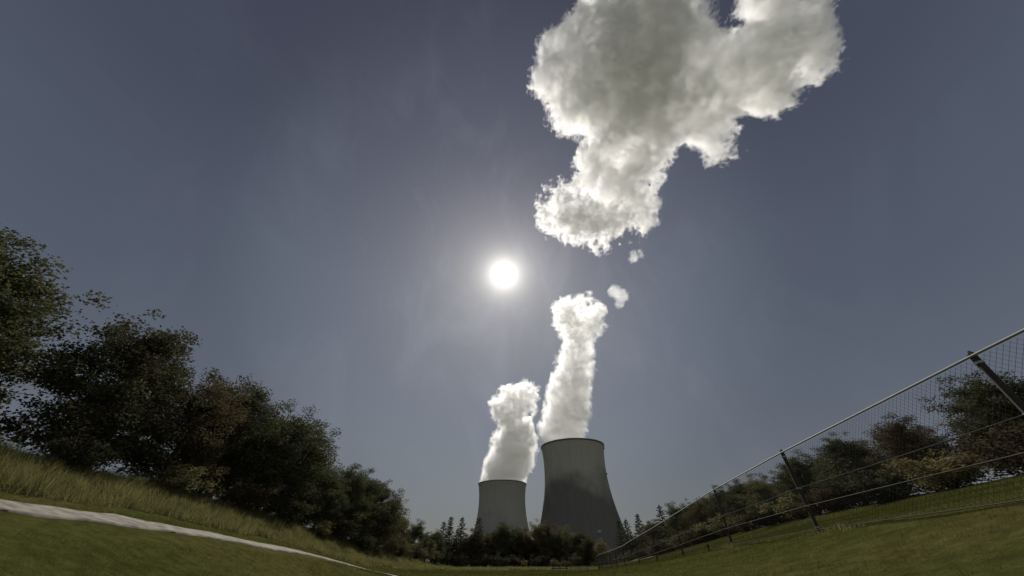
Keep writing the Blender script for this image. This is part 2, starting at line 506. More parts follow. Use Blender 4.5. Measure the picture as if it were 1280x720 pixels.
P1 = scatter(120000, (-30, -10, 12, 100), lambda x, y: (x < left_edge(y) + vnoise2(x, y, 2.5) * 1.6) & (x > -24) & (rng.random(len(x)) < np.clip(45 / np.maximum(y, 20), .2, 1)))
P2 = scatter(60000, (-18, 16, 88, 158), lambda x, y: x < np.interp(y, [80, 100, 160], [14, 15, 18]))
yw = rng.uniform(0, 81, 14000)
yw = yw[vnoise2(yw, yw * 0, 1.9) > -.12]
P2 = np.concatenate([P2, np.stack([fence_x(yw) + rng.normal(0, .11, len(yw)), yw], 1)])
Pm = np.concatenate([P1, P2])
dist = np.hypot(Pm[:, 0], Pm[:, 1])
cl = 0.35 + 1.1 * np.clip(vnoise2(Pm[:, 0], Pm[:, 1], 2.3) + .5, 0, 1) ** 2 + .9 * np.clip(vnoise2(Pm[:, 0] + 40, Pm[:, 1], .7) + .5, 0, 1) ** 2
blades('meadow_grass', Pm, np.where(dist > 95, 0.20, np.where(np.abs(Pm[:, 0] - fence_x(Pm[:, 1])) < .6, .10, 0.34)), np.clip(dist * 0.0011, .025, .16), M_grassblade, 'long rough meadow grass growing on the bank below the trees', cl)


def lawn_keep(x, y):
    r = np.hypot(x, y)
    on_path = (np.abs(x + 13.6) < 1.6) & (y < 43)
    return (~on_path) & (x > left_edge(y) + .3) & (x < 30) & (rng.random(len(x)) < np.clip(24 / r, .15, 1)) & (np.abs(x) < y * 1.3 + 3)


P3 = scatter(260000, (-16, 30, 5, 80), lawn_keep)
r3 = np.hypot(P3[:, 0], P3[:, 1])
cl3 = 0.6 + 1.0 * np.clip(vnoise2(P3[:, 0], P3[:, 1], 1.1) + .5, 0, 1)
blades('lawn_grass', P3, np.full(len(P3), .055), np.clip(r3 * 0.0008, .008, .05), M_lawnblade, 'short mown grass covering the hollow on both sides', cl3)


# ------------------------------------------------------------------ trees
def leaf_cards(C, size, up_bias=0.3):
    """C (n,3) centres -> randomly turned quads"""
    n = len(C)
    a = rng.normal(size=(n, 3)); a[:, 2] *= 1 - up_bias
    a /= np.linalg.norm(a, axis=1)[:, None]
    b = rng.normal(size=(n, 3))
    b = np.cross(a, b); b /= np.linalg.norm(b, axis=1)[:, None]
    s = size * (0.6 + 0.8 * rng.random(n))[:, None]
    a = a * s * .5; b = b * s * .34
    V = np.stack([C - a, C + b * .9, C + a, C - b * .9], 1).reshape(-1, 3)
    return V, np.arange(n * 4).reshape(n, 4)


def limb_tree(Ht, spread, base, nl, seed, lean=0.0):
    """trunk + limbs mesh and clump centres"""
    r = random.Random(seed)
    mb = MB()
    tp = []
    x = y = 0.0
    for i in range(8):
        t = i / 7
        tp.append((x, y, Ht * .80 * t - .3))
        x += r.uniform(-.16, .16) + lean * .15; y += r.uniform(-.16, .16)
    mb.tube(tp, [0.20 * Ht / 10 * (1 - .82 * i / 7) for i in range(8)], 8)
    cl = []
    for k in range(nl):
        t = base + (0.98 - base) * (k + .5) / nl
        zi = t * .8 * Ht
        idx = min(6, int(t * 7)); p0 = Vector(tp[idx]).lerp(Vector(tp[idx + 1]), t * 7 - idx if t * 7 - idx < 1 else 1)
        an = k * 2.4 + r.uniform(-.5, .5)
        env = spread * math.sin(PI * min(1, max(0.12, (t * .95 + .04)) ** .8)) ** .6
        ln = env * r.uniform(.72, 1.12)
        up = r.uniform(.25, .75) * (1 - .3 * t)
        d = Vector((math.cos(an), math.sin(an), up)).normalized()
        pts = [p0]
        for s in range(3):
            pts.append(pts[-1] + d * ln / 3 + Vector((r.uniform(-.15, .15), r.uniform(-.15, .15), r.uniform(-.12, .12))))
        r0 = 0.075 * Ht / 10 * (1.2 - t)
        mb.tube(pts, [r0, r0 * .7, r0 * .45, r0 * .2], 5)
        for s, sz in ((3, .95), (2, .85), (1, .55)):
            if s == 1 and r.random() < .5: continue
            q_ = pts[s]
            cl.append((q_, sz * r.uniform(.75, 1.25)))
            for _ in range(3 if s > 1 else 1):
                o = Vector((r.gauss(0, 1), r.gauss(0, 1), r.gauss(0, .8))) * .72
                e = q_ + o
                cl.append((e, sz * r.uniform(.45, .85)))
                if r.random() < .4: mb.tube([q_, e], [r0 * .25, r0 * .08], 4)
    top = Vector(tp[-1])
    for _ in range(7):
        cl.append((top + Vector((r.gauss(0, .7), r.gauss(0, .7), r.uniform(-.3, Ht * .17))), r.uniform(.4, .8)))
    return mb, cl


def crown_from(cl, per, size, seedscale=1.0):
    P = []
    for c, rad in cl:
        n = max(12, int(per * rad * rad))
        d = rng.normal(size=(n, 3)); d /= np.linalg.norm(d, axis=1)[:, None]
        rr = rad * rng.random(n) ** .45
        lump = 1 + .3 * np.sin(d[:, 0] * 5 + c[0] * 7) * np.sin(d[:, 1] * 6 + c[2] * 5)
        P.append(np.array(c) + d * (rr * lump)[:, None] * np.array([1, 1, .72]))
    P = np.concatenate(P)
    P[:, 2] = np.maximum(P[:, 2], 0.08)
    return leaf_cards(P, size)


PROTO = {}


def proto_tree(kind, name, mb, crownVF, leafm, barkm):
    tm = bpy.data.meshes.new('trunk'); tm.from_pydata(mb.v, [], mb.f); tm.update()
    tm.polygons.foreach_set('use_smooth', [True] * len(tm.polygons)); tm.materials.append(barkm)
    cm_ = fast_mesh('crown', crownVF[0], crownVF[1], leafm)
    PROTO[kind] = (name, tm, cm_)


for i in range(4):        # tall broadleaf, Ht 10
    mb, cl = limb_tree(10, [3.0, 2.6, 3.4, 2.7][i], [.10, .14, .08, .2][i], [30, 27, 34, 26][i], 20 + i)
    proto_tree('broad%d' % i, 'broadleaf_tree', mb, crown_from(cl, 250, 0.155), M_leaf, M_bark)
for i in range(3):        # open airy tree, pale leaves
    mb, cl = limb_tree(10, [2.5, 2.9, 2.2][i], .16, [19, 22, 17][i], 40 + i)
    proto_tree('olive%d' % i, 'broadleaf_tree', mb, crown_from(cl, 190, 0.155), M_leaf2, M_paleb)
for i in range(2):
    mb, cl = limb_tree(10, [2.5, 2.8][i], .07, 26, 60 + i)
    proto_tree('russet%d' % i, 'broadleaf_tree', mb, crown_from(cl, 230, 0.155), M_russet, M_bark)


def conifer(i, Ht=10.0):
    r = random.Random(80 + i)
    mb = MB()
    mb.tube([(0, 0, -.3), (r.uniform(-.1, .1), r.uniform(-.1, .1), Ht * .5), (0, 0, Ht * .97)], [.16, .10, .02], 7)
    cl = []
    n = 62
    for k in range(n):
        t = .04 + .93 * k / n
        z = t * Ht
        rad = [1.75, 1.35, 1.55][i] * (1 - t) ** .75 * (1 + r.uniform(-.28, .28)) + .12
        an = k * 2.39996 + r.uniform(-.4, .4)
        e = Vector((math.cos(an) * rad, math.sin(an) * rad, z + rad * r.uniform(.0, .35)))
        mb.tube([(0, 0, z), e], [.035 * (1.2 - t), .008], 4)
        for s in (.45, .75, 1.0):
            cl.append((Vector((0, 0, z)).lerp(e, s), (.42 if s < 1 else .3) * (1.15 - .6 * t) * r.uniform(.7, 1.2)))
    cl.append((Vector((0, 0, Ht * .985)), .14))
    return mb, cl


for i in range(3):
    mb, cl = conifer(i)
    proto_tree('conifer%d' % i, 'conifer_tree', mb, crown_from(cl, 330, 0.16), M_conifer, M_bark)


def shrub(i, Ht=3.0):
    r = random.Random(120 + i)
    mb = MB(); cl = []
    for k in range(9):
        an = k * 2.4; ln = r.uniform(.5, 1.4)
        e = Vector((math.cos(an) * ln, math.sin(an) * ln, Ht * r.uniform(.35, .85)))
        mb.tube([(0, 0, -.1), e * .5 + Vector((0, 0, .1)), e], [.05, .03, .01], 5)
        for _ in range(5):
            s = r.uniform(.25, 1.05)
            cl.append((e * s + Vector((r.gauss(0, .3), r.gauss(0, .3), r.gauss(0, .2))), r.uniform(.35, .65)))
    return mb, cl


for i in range(3):
    mb, cl = shrub(i)
    proto_tree('shrub%d' % i, 'shrub', mb, crown_from(cl, 230, 0.15), [M_leaf, M_leaf2, M_russet][i], M_bark)

used_labels = {}


def plant(kind, x, y, h, label, group, wide=1.0):
    name, tm, cm_ = PROTO[kind]
    base = 3.0 if kind.startswith('shrub') else 10.0
    s = h / base
    o = empty(name, (x, y, float(H(x, y)) - 0.02), random.uniform(0, 6.28), (s * wide, s * wide, s))
    cat = {'broadleaf_tree': 'tree', 'conifer_tree': 'conifer', 'shrub': 'shrub'}[name]
    tag(o, label, cat, group)
    link('stems' if name == 'shrub' else 'trunk', tm, o)
    link('foliage' if name == 'shrub' else 'crown', cm_, o)
    used_labels[label] = used_labels.get(label, 0) + 1
    return o


ordn = ['first', 'second', 'third', 'fourth', 'fifth', 'sixth', 'seventh', 'eighth', 'ninth', 'tenth', 'eleventh', 'twelfth', 'thirteenth', 'fourteenth', 'fifteenth', 'sixteenth', 'seventeenth', 'eighteenth', 'nineteenth', 'twentieth']

# left bank row, from the near (left) end to the far end
GL = 'tall trees along the top of the left bank'
left = [('broad2', -27, 12, 10.5), ('broad0', -24.5, 20, 10.5), ('russet1', -23.5, 25.5, 9.0), ('broad1', -24.0, 31, 10.6), ('broad2', -23.5, 36.2, 10.6),
        ('broad3', -23.2, 41, 10.4), ('broad0', -22.8, 47, 7.6), ('broad1', -22.5, 52.5, 9.3), ('broad2', -22.8, 59, 10.0), ('broad0', -22.0, 65.5, 10.3), ('olive1', -21.5, 71.5, 9.8),
        ('russet0', -21.3, 78, 7.2), ('broad3', -21.5, 93, 7.3), ('broad1', -21.0, 103, 6.2), ('broad0', -21.5, 119, 8.2)]
for i, (k, x, y, h) in enumerate(left):
    look = {'b': 'dark full-crowned tree', 'o': 'loose pale-leaved tree', 'r': 'russet-tinged tree'}[k[0]]
    plant(k, x, y, h, '%s on the left bank, %s of its row from the left' % (look, ordn[i]), GL, 1.15)
# second rank behind it
GB = 'trees of the rank behind the left bank row'
for i, (k, x, y, h) in enumerate([('broad3', -33, 17, 10.5), ('broad1', -31, 27, 10.5), ('broad0', -30, 37, 9.2), ('broad2', -29.5, 46, 8.2), ('broad3', -29, 56, 8.8), ('broad1', -28, 66, 9.0), ('broad2', -28, 79, 7), ('broad0', -28, 95, 6.2), ('russet0', -27, 108, 6.5)]):
    plant(k, x, y, h, 'dark tree behind the left bank row, %s of the rear rank from the left' % ordn[i], GB, 1.2)

# centre row in front of the towers, left to right
GC = 'mixed trees across the meadow below the cooling towers'
centre = [('conifer0', -22.5, 136, 9.6), ('conifer1', -21.0, 140, 11.4), ('conifer2', -18.6, 141, 8.6), ('conifer1', -16.9, 138, 11.6), ('broad1', -14.8, 141, 7.6), ('russet1', -13.0, 140, 9.0), ('conifer2', -11.2, 139, 11.6),
          ('russet0', -8.6, 143, 8.2), ('broad3', -6.0, 146, 9.4), ('broad1', -2.6, 144, 10.8), ('broad0', 0.6, 146, 10.0), ('russet1', 3.6, 147, 9.4),
          ('olive0', 8.0, 149, 11.8), ('russet0', 11.9, 147, 11.6), ('broad3', 15.2, 143, 8.6), ('olive2', 18.2, 141, 9.8), ('broad2', 21.6, 136, 8.4),
          ('broad1', 23.2, 130, 6.4), ('olive1', 26.4, 126, 5.4)]
looks = {'conifer': 'narrow dark conifer', 'broad': 'bushy dark tree', 'russet': 'brown-tinged tree', 'olive': 'airy pale green tree'}
for i, (k, x, y, h) in enumerate(centre):
    tower = 'below the smaller tower' if 595 < 640 + 420 * x / (y * .79) < 660 else ('below the larger tower' if x > 8 else ('left of both towers' if x < -10 else 'between the towers'))
    plant(k, x, y, h * (1.16 if k[0] == 'c' else 1.24), '%s %s, %s from the left in the far row' % (looks[k[:-1]], tower, ordn[i]), GC, 1.5 if k[0] == 'c' else 1.2)

for i in range(16):
    x = -24 + i * 3.3
    k = ['broad0', 'olive0', 'broad2', 'russet1', 'broad3', 'conifer0', 'broad1', 'olive2'][(i * 3) % 8]
    plant(k, x, 151 + random.uniform(-2, 2), random.uniform(7.6, 9.2) * (.62 if x > 20 else 1), '%s in the second rank below the towers, %s from the left' % (looks[k[:-1]], ordn[i]), 'second rank of trees below the cooling towers', 1.25)

# right bank row, from the tower towards the right edge
GR = 'trees along the field beyond the wire fence'
right = [('conifer0', 31.2, 120, 10.0), ('conifer2', 34.0, 122, 10.4), ('conifer1', 35.6, 115, 10.6), ('broad1', 35.0, 105, 8.0), ('russet0', 33.2, 97, 7.2), ('conifer0', 34.0, 92, 8.8),
         ('broad3', 34.5, 84, 8.3), ('broad0', 34.5, 76.5, 7.7), ('russet1', 33.5, 70.5, 6.6), ('broad2', 34.8, 65, 7.2), ('broad1', 34, 58, 6.6), ('olive1', 33.2, 52, 6.0),
         ('broad3', 34.5, 45, 6.8), ('broad0', 34, 38, 6.8), ('russet0', 34, 31, 6.4), ('broad2', 34.5, 24, 7.0), ('broad1', 35, 16, 7.0), ('olive1', 35, 9, 6.5), ('broad3', 35, 2, 7)]
rl = {'conifer': 'pointed dark conifer', 'broad': 'rounded dark tree', 'russet': 'reddish-brown tree', 'olive': 'light green tree'}
for i, (k, x, y, h) in enumerate(right):
    plant(k, x, y, h, '%s beyond the wire fence, %s from the larger tower' % (rl[k[:-1]], ordn[i]), GR, 1.5 if k[0] == 'c' else 1.3)
GRB = 'trees of the rank behind the right row'
for i, (k, x, y, h) in enumerate([('broad2', 37, 125, 7.5), ('broad1', 40, 117, 8.5), ('broad2', 39, 108, 8.5), ('olive0', 38.5, 100, 8.0), ('broad0', 39.5, 93, 8.8), ('russet0', 39, 86, 8.0), ('broad1', 39.5, 80, 8.6), ('broad3', 39, 73, 8), ('olive2', 39.5, 67, 7.8), ('broad2', 39.5, 60, 7.4), ('broad1', 39, 54, 7.0), ('broad0', 39.5, 47, 7.4), ('russet1', 39, 41, 7), ('broad3', 39.5, 35, 7.2), ('broad1', 40, 28, 7.2), ('broad2', 40, 20, 7.4), ('broad0', 40, 12, 7.5), ('broad3', 40, 5, 7.5)]):
    plant(k, x, y, h, '%s behind the right-hand row, %s of the rear rank from the tower' % (rl[k[:-1]], ordn[i]), GRB, 1.3)

# undergrowth at the tree feet
GS = 'shrubs at the foot of the left bank trees'
for i in range(16):
    y = 18 + i * 6.6 + random.uniform(-1, 1)
    k = i % 3
    plant('shrub%d' % k, -20.6 + random.uniform(-.7, .5), y, random.uniform(1.9, 3.2), '%s shrub at the left bank tree feet, %s from the left' % (['dark', 'olive', 'russet'][k], ordn[i]), GS, 1.6)
GS2 = 'shrubs along the far edge of the meadow'
for i in range(15):
    x = -21 + i * 3.1 + random.uniform(-.6, .6)
    k = (i * 2) % 3
    plant('shrub%d' % k, x, 134 + random.uniform(-3, 3) - (6 if x > 15 else 0), random.uniform(2.2, 4.2), '%s shrub under the far tree row, %s from the left' % (['dark', 'olive', 'russet'][k], ordn[i]), GS2, 1.25)
GS3 = 'shrubs below the trees beyond the fence'
for i in range(20):
    y = 112 - i * 5.6 + random.uniform(-1, 1)
    k = (i + 1) % 3
    plant('shrub%d' % k, 31.5 + random.uniform(-.6, .6), y, random.uniform(2.2, 3.4), '%s shrub beyond the wire fence, %s from the larger tower' % (['dark', 'olive', 'russet'][k], ordn[i]), GS3, 1.9)

for i in range(17):
    y = 118 - i * 6.6 + random.uniform(-1, 1)
    k = i % 3
    plant('shrub%d' % k, 36.8 + random.uniform(-.6, .6), y, random.uniform(2.6, 3.8), '%s shrub between the two right-hand tree ranks, %s from the larger tower' % (['dark', 'olive', 'russet'][k], ordn[i]), 'shrubs between the right-hand tree ranks', 2.0)

# far-off wood that closes the view between the trunks: one mass
P = []
for k in range(420):
    a = rng.uniform(-1.25, 1.25)
    r = rng.uniform(178, 215)
    c = np.array([r * math.sin(a) * 1.0, r * math.cos(a) * 1.0 + 10, 0])
    if abs(c[0]) > 80: c[1] = max(c[1], 60)
    h = rng.uniform(1.6, 5.6)
    n = 170
    d = rng.normal(size=(n, 3)); d /= np.linalg.norm(d, axis=1)[:, None]
    pp = c + d * (rng.random(n) ** .4)[:, None] * np.array([3.4, 3.4, h * .5]) + np.array([0, 0, h * .5])
    pp[:, 2] += H(pp[:, 0], pp[:, 1])
    P.append(pp)
Vw, Fw = leaf_cards(np.concatenate(P), 0.75)
tag(link('distant_wood', fast_mesh('distant_wood', Vw, Fw, M_leaf)), 'far low mass of dark woodland behind the tree rows', None, None, 'stuff')


# ------------------------------------------------------------------ cooling towers
def cooling_tower(label, loc, sxy, mat, rimmat, fixtures):
    Ht, a, zt, c = 146.0, 46.5, 112.0, 96.0
    root = empty('cooling_tower', loc, 0)
    tag(root, label, 'cooling tower', 'hyperbolic cooling towers')
    rad = lambda z: a * math.sqrt(1 + ((z - zt) / c) ** 2) * sxy
    n = 128; z0 = 9.5
    zs = np.linspace(z0, Ht, 60)
    V = []; Fc = []
    for side, off in ((0, 0.0), (1, -0.9)):
        for z in zs:
            r_ = rad(z) + off
            for k in range(n):
                an = 2 * PI * k / n
                V.append((r_ * math.cos(an), r_ * math.sin(an), z))
    m = len(zs)
    for i in range(m - 1):
        for k in range(n):
            p, q_ = i * n + k, i * n + (k + 1) % n
            Fc.append((p, q_, q_ + n, p + n))
            Fc.append((p + m * n, p + n + m * n, q_ + n + m * n, q_ + m * n))
    for k in range(n):
        q_ = (k + 1) % n
        Fc.append((k, k + m * n, q_ + m * n, q_))
        t = (m - 1) * n
        Fc.append((t + k, t + q_, t + q_ + m * n, t + k + m * n))
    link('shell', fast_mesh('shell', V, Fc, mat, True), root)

    def ring(name, z, h, r0, r1, mt):
        V = []; Fc = []
        for k in range(n):
            an = 2 * PI * k / n
            for (r_, zz) in ((r0, z), (r1, z), (r1, z + h), (r0, z + h)):
                V.append((r_ * math.cos(an), r_ * math.sin(an), zz))
        for k in range(n):
            for s in range(4):
                b0 = k * 4; b1 = ((k + 1) % n) * 4
                Fc.append((b0 + s, b0 + (s + 1) % 4, b1 + (s + 1) % 4, b1 + s))
        return link(name, fast_mesh(name, V, Fc, mt), root)
    ring('rim', Ht - 1.4, 1.8, rad(Ht) - 1.2, rad(Ht) + 0.75, rimmat)
    ring('ring_beam', z0 - 1.6, 1.9, rad(z0) - 1.4, rad(z0) + 0.4, rimmat)
    ring('basin', 0, 2.2, rad(0) + 3.5, rad(0) + 4.5, rimmat)
    # railing around the rim
    mb = MB()
    rr = rad(Ht) + 0.4
    ring_pts = [(rr * math.cos(2 * PI * k / 96), rr * math.sin(2 * PI * k / 96), Ht + 1.45) for k in range(97)]
    mb.tube(ring_pts, .05, 4)
    for k in range(96): mb.tube([(ring_pts[k][0], ring_pts[k][1], Ht + .3), ring_pts[k]], .04, 4)
    mb.build('railing', M_galv, root)
    # diagonal legs
    mbs = MB()
    nl = 44
    for k in range(nl):
        for s in (-1, 1):
            a0 = 2 * PI * k / nl; a1 = a0 + s * PI / nl
            mbs = MB()
            mbs.tube([(math.cos(a0) * (rad(0) + 1.5), math.sin(a0) * (rad(0) + 1.5), -.3), (math.cos(a1) * rad(z0), math.sin(a1) * rad(z0), z0 - 1.4)], .45, 6)
            mbs.build('leg', rimmat, root)
    # fixtures: small platforms with warning lights and a door hatch
    for (an, z, kind) in fixtures:
        r_ = rad(z); cx, cy = r_ * math.cos(an), r_ * math.sin(an)
        M = Matrix.Rotation(an, 3, 'Z')
        mb = MB()
        if kind == 'light':
            mb.box((cx + math.cos(an) * .9, cy + math.sin(an) * .9, z), (1.9, 2.4, .25), M)
            mb.box((cx + math.cos(an) * 1.7, cy + math.sin(an) * 1.7, z + .7), (.25, 2.4, 1.1), M)
            p_ = mb.build('platform', M_darkpost, root)
            m2 = MB(); m2.tube([(cx + math.cos(an) * 1.1, cy + math.sin(an) * 1.1, z + .13), (cx + math.cos(an) * 1.1, cy + math.sin(an) * 1.1, z + 1.6)], [.5, .35], 8)
            m2.build('warning_light', M_darkpost, p_)
        else:
            mb.box((cx + math.cos(an) * .5, cy + math.sin(an) * .5, z), (1.4, 4.4, 2.4), M)
            mb.build('hatch', M_paint, root)
    return root


M_towR = tower_material('dark_base_tower_concrete', (0.44, 0.41, 0.36), (0.165, 0.15, 0.14), 84, 24, 16)
M_towL = tower_material('pale_tower_concrete', (0.36, 0.34, 0.31), (0.28, 0.265, 0.24), 60, 22, 16)
M_rim = simple('dark_rim_concrete', (0.13, 0.12, 0.11), 0.9, 0, 0.2, 0.2, 0.1)
cooling_tower('larger nearer cooling tower, dark over its lower half', (96.5, 577, -.2), 1.0, M_towR, M_rim,
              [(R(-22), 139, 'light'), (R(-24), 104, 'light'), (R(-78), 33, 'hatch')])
cooling_tower('smaller farther cooling tower of paler concrete, left of the darker one', (-22.5, 900, -.2), 1.13, M_towL, M_rim,
              [(R(-150), 139, 'light')])


# ------------------------------------------------------------------ steam and cloud
LAT = rng.random((64, 64, 64)).astype(np.float32)


def noise_grid(shape, origin, vox, scale, off):
    """trilinear value noise on a regular grid, separable sampling"""
    out = None
    idx, fr = [], []
    for k in range(3):
        c = (origin[k] + np.arange(shape[k]) * vox) / scale + off * (k + 1) * 7.31 + 400
        i = np.floor(c).astype(int); f = (c - i).astype(np.float32); f = f * f * (3 - 2 * f)
        idx.append(i % 64); fr.append(f)
    def S(d): return [(idx[k] + d[k]) % 64 for k in range(3)]
    res = 0
    for dx_ in (0, 1):
        wx = fr[0] if dx_ else 1 - fr[0]
        for dy_ in (0, 1):
            wy = fr[1] if dy_ else 1 - fr[1]
            for dz_ in (0, 1):
                wz = fr[2] if dz_ else 1 - fr[2]
                a_, b_, c_ = S((dx_, dy_, dz_))
                res = res + LAT[np.ix_(a_, b_, c_)] * (wx[:, None, None] * wy[None, :, None] * wz[None, None, :])
    return res - 0.5


def steam(name, blobs, vox, amp, base_scale, mat, off, mouth=None, fringe=0.0, core=0.0):
    """blobs: (point, radius, rough); the union of puffs eaten into by fractal noise, meshed"""
    C = np.array([b[0] for b in blobs]); Rr = np.array([b[1] for b in blobs]); Rg = np.array([b[2] for b in blobs])
    pad = Rr[:, None] * 1.45 + 3 * vox
    lo = (C - pad).min(0); hi = (C + pad).max(0)
    shp = np.ceil((hi - lo) / vox).astype(int)
    ax_ = [lo[k] + np.arange(shp[k]) * vox for k in range(3)]
    Fd = np.full(shp, 1e3, dtype=np.float32)
    An = np.full(shp, 1.0, dtype=np.float32)
    for c, r_, g in zip(C, Rr, Rg):
        s = []
        for k in range(3):
            a_ = max(0, int((c[k] - r_ * 2.6 - lo[k]) / vox)); b_ = min(shp[k], int((c[k] + r_ * 2.6 - lo[k]) / vox) + 1)
            s.append(slice(a_, b_))
        d = np.sqrt((ax_[0][s[0]][:, None, None] - c[0]) ** 2 + (ax_[1][s[1]][None, :, None] - c[1]) ** 2 + (ax_[2][s[2]][None, None, :] - c[2]) ** 2) - r_
        cur = Fd[s[0], s[1], s[2]]
        k_ = r_ * .25
        hh = np.clip(k_ - np.abs(cur - d), 0, None) / k_
        new = np.minimum(cur, d) - hh * hh * k_ * .25
        An[s[0], s[1], s[2]] = np.maximum(An[s[0], s[1], s[2]], np.clip(1 + (g - 1) * np.clip(1.2 - d / r_, 0, 1), 1, g))
        Fd[s[0], s[1], s[2]] = new
    n = 0; sc_ = base_scale; w_ = 1.0
    for o in range(6):
        if sc_ < vox * 1.2: break
        v = noise_grid(shp, lo, vox, sc_, off + o * 3.7)
        if o >= 1: v = 0.31 - np.abs(v) * 2.0   # billowy
        n = n + v * w_
        sc_ *= .5; w_ *= .80
    An3 = An
    Fd = Fd - n * amp * An3 + (An3 - 1) * amp * .32
    if mouth:
        mx_, my_, mr_, mz_ = mouth
        rd = np.sqrt((ax_[0][:, None, None] - mx_) ** 2 + (ax_[1][None, :, None] - my_) ** 2) - mr_
        lim = rd - np.clip(ax_[2][None, None, :] - mz_ - 4, 0, None) * 5.0
        Fd = np.maximum(Fd, lim)
    g = openvdb.FloatGrid(background=3.0)
    Fc_ = np.clip(Fd / vox, -3, 3).astype(np.float32)
    Fc_[0], Fc_[-1], Fc_[:, 0], Fc_[:, -1], Fc_[:, :, 0], Fc_[:, :, -1] = 3, 3, 3, 3, 3, 3
    g.copyFromArray(Fc_)
    pts, tris, quads = g.convertToPolygons(isovalue=-core / vox, adaptivity=0.0)
    V = pts * vox + lo
    # drop tiny crumbs
    a_, b_, c_, d_ = (V[quads[:, k]] for k in range(4))
    vol = (np.einsum('ij,ij->i', a_, np.cross(b_, c_)) + np.einsum('ij,ij->i', a_, np.cross(c_, d_))).sum()
    if vol < 0: quads = quads[:, ::-1]
    m_ = fast_mesh(name, V, quads, mat, True)
    body = link(name, m_)
    if fringe:
        # the thin outer vapour round the dense body
        pts, tris, quads = g.convertToPolygons(isovalue=fringe / vox, adaptivity=0.0)
        V = pts * vox + lo
        a_, b_, c_, d_ = (V[quads[:, k]] for k in range(4))
        vol = (np.einsum('ij,ij->i', a_, np.cross(b_, c_)) + np.einsum('ij,ij->i', a_, np.cross(c_, d_))).sum()
        if vol < 0: quads = quads[:, ::-1]
        link('vapour_fringe', fast_mesh('vapour_fringe', V, quads, M_fringe, True), body)
    return body


def steam_material(name, dens, g, colr=(0.987, 0.987, 0.985), nscale=0.05, contrast=0.0):
    m = bpy.data.materials.new(name)
    nt, N_, L_ = nodes_of(m)
    N_.remove(N_['Principled BSDF'])
    v = N_.new('ShaderNodeVolumePrincipled')
    v.inputs['Color'].default_value = (*colr, 1)
    tc_ = N_.new('ShaderNodeTexCoord')
    nz_ = N_.new('ShaderNodeTexNoise'); nz_.inputs['Scale'].default_value = nscale; nz_.inputs['Detail'].default_value = 5; nz_.inputs['Roughness'].default_value = 0.6
    L_.new(tc_.outputs['Object'], nz_.inputs['Vector'])
    mr_ = N_.new('ShaderNodeMapRange'); mr_.inputs['From Min'].default_value = 0.38; mr_.inputs['From Max'].default_value = 0.62
    mr_.inputs['To Min'].default_value = dens * 0.12; mr_.inputs['To Max'].default_value = dens * 2.0
    L_.new(nz_.outputs['Fac'], mr_.inputs['Value']); L_.new(mr_.outputs[0], v.inputs['Density'])
    v.inputs['Anisotropy'].default_value = g
    L_.new(v.outputs[0], N_['Material Output'].inputs['Volume'])
    m.cycles.homogeneous_volume = False
    return m


M_cloud = steam_material('cloud_vapour', 0.056, 0.5, nscale=0.06)
M_fringe = steam_material('fringe_vapour', 0.028, 0.55, nscale=0.12)
M_steam = steam_material('steam_vapour', 0.062, 0.6, nscale=0.13)


def puffs(lst, d0, d1, jitter, seed, rough=lambda x, y, r: 1.0, extra=2):
    r_ = random.Random(seed)
    ys = [b[1] for b in lst]; y0, y1 = max(ys), min(ys)
    out = []
    for (x, y, r) in lst:
        t = (y0 - y) / max(1, (y0 - y1))
        D = d0 + (d1 - d0) * t
        m_px = D / F
        out.append((sight(x, y, D + r_.uniform(-jitter, jitter) * r * m_px), r * m_px, rough(x, y, r)))
        for _ in range(extra):
            a_ = r_.uniform(0, 2 * PI); q_ = r * r_.uniform(.45, .75)
            out.append((sight(x + math.cos(a_) * q_ * .8, y + math.sin(a_) * q_ * .8, D + r_.uniform(-1, 1) * r * m_px * .7), r * m_px * r_.uniform(.3, .48), rough(x, y, r)))
    return out


cloud_px = [(785, 95, 66), (728, 78, 40), (702, 92, 28), (694, 72, 20), (752, 42, 40), (800, 15, 58), (842, 66, 46), (775, 150, 48), (735, 132, 40), (712, 148, 24),
            (748, 196, 30), (716, 244, 24), (765, 236, 33), (733, 268, 26), (776, 268, 24), (752, 216, 30), (798, 198, 32), (824, 150, 40), (850, 118, 36),
            (880, 88, 30), (888, 148, 18), (892, 178, 17), (879, 168, 13), (889, 160, 24), (898, 120, 28), (894, 192, 17), (915, 100, 34), (948, 72, 40), (985, 45, 40), (1010, 70, 24), (955, 112, 26), (960, 10, 30), (1000, 0, 34), (800, -40, 60), (742, -8, 22), (852, 14, 22),
            (706, 250, 21), (704, 272, 18), (752, 288, 20), (728, 284, 19), (774, 282, 19), (795, 262, 15)]
cl_b = puffs(cloud_px, 470, 470, .35, 3, lambda x, y, r: 1.0 + 1.35 * max(0, min(1, (y - 185) / 60)), 4)
tag(steam('cloud', cl_b, 1.5, 26, 46, M_cloud, 1.3, None, 2.6, 1.2), 'big billowing white and grey cloud of drifted steam high at the upper right', 'cloud')
pl_R = [(704, 572, 20), (702, 558, 24), (701, 543, 25), (704, 528, 25), (708, 511, 26), (712, 494, 25), (715, 475, 23), (718, 456, 21), (722, 437, 18), (723, 420, 18), (714, 405, 19),
        (735, 402, 19), (711, 389, 15), (727, 386, 13), (747, 393, 11), (755, 402, 6), (707, 377, 7), (738, 377, 7)]
tag(steam('steam_plume', puffs(pl_R, 538, 505, .2, 5, lambda x, y, r: 1.0 + .9 * max(0, min(1, (430 - y) / 50)), 3), 1.3, 10, 19, M_steam, 4.1, (96.5, 577, 45.5, 146), 2.4, 1.0),
    'tall leaning column of white steam rising from the larger darker tower', 'steam plume', 'steam plumes from the towers')
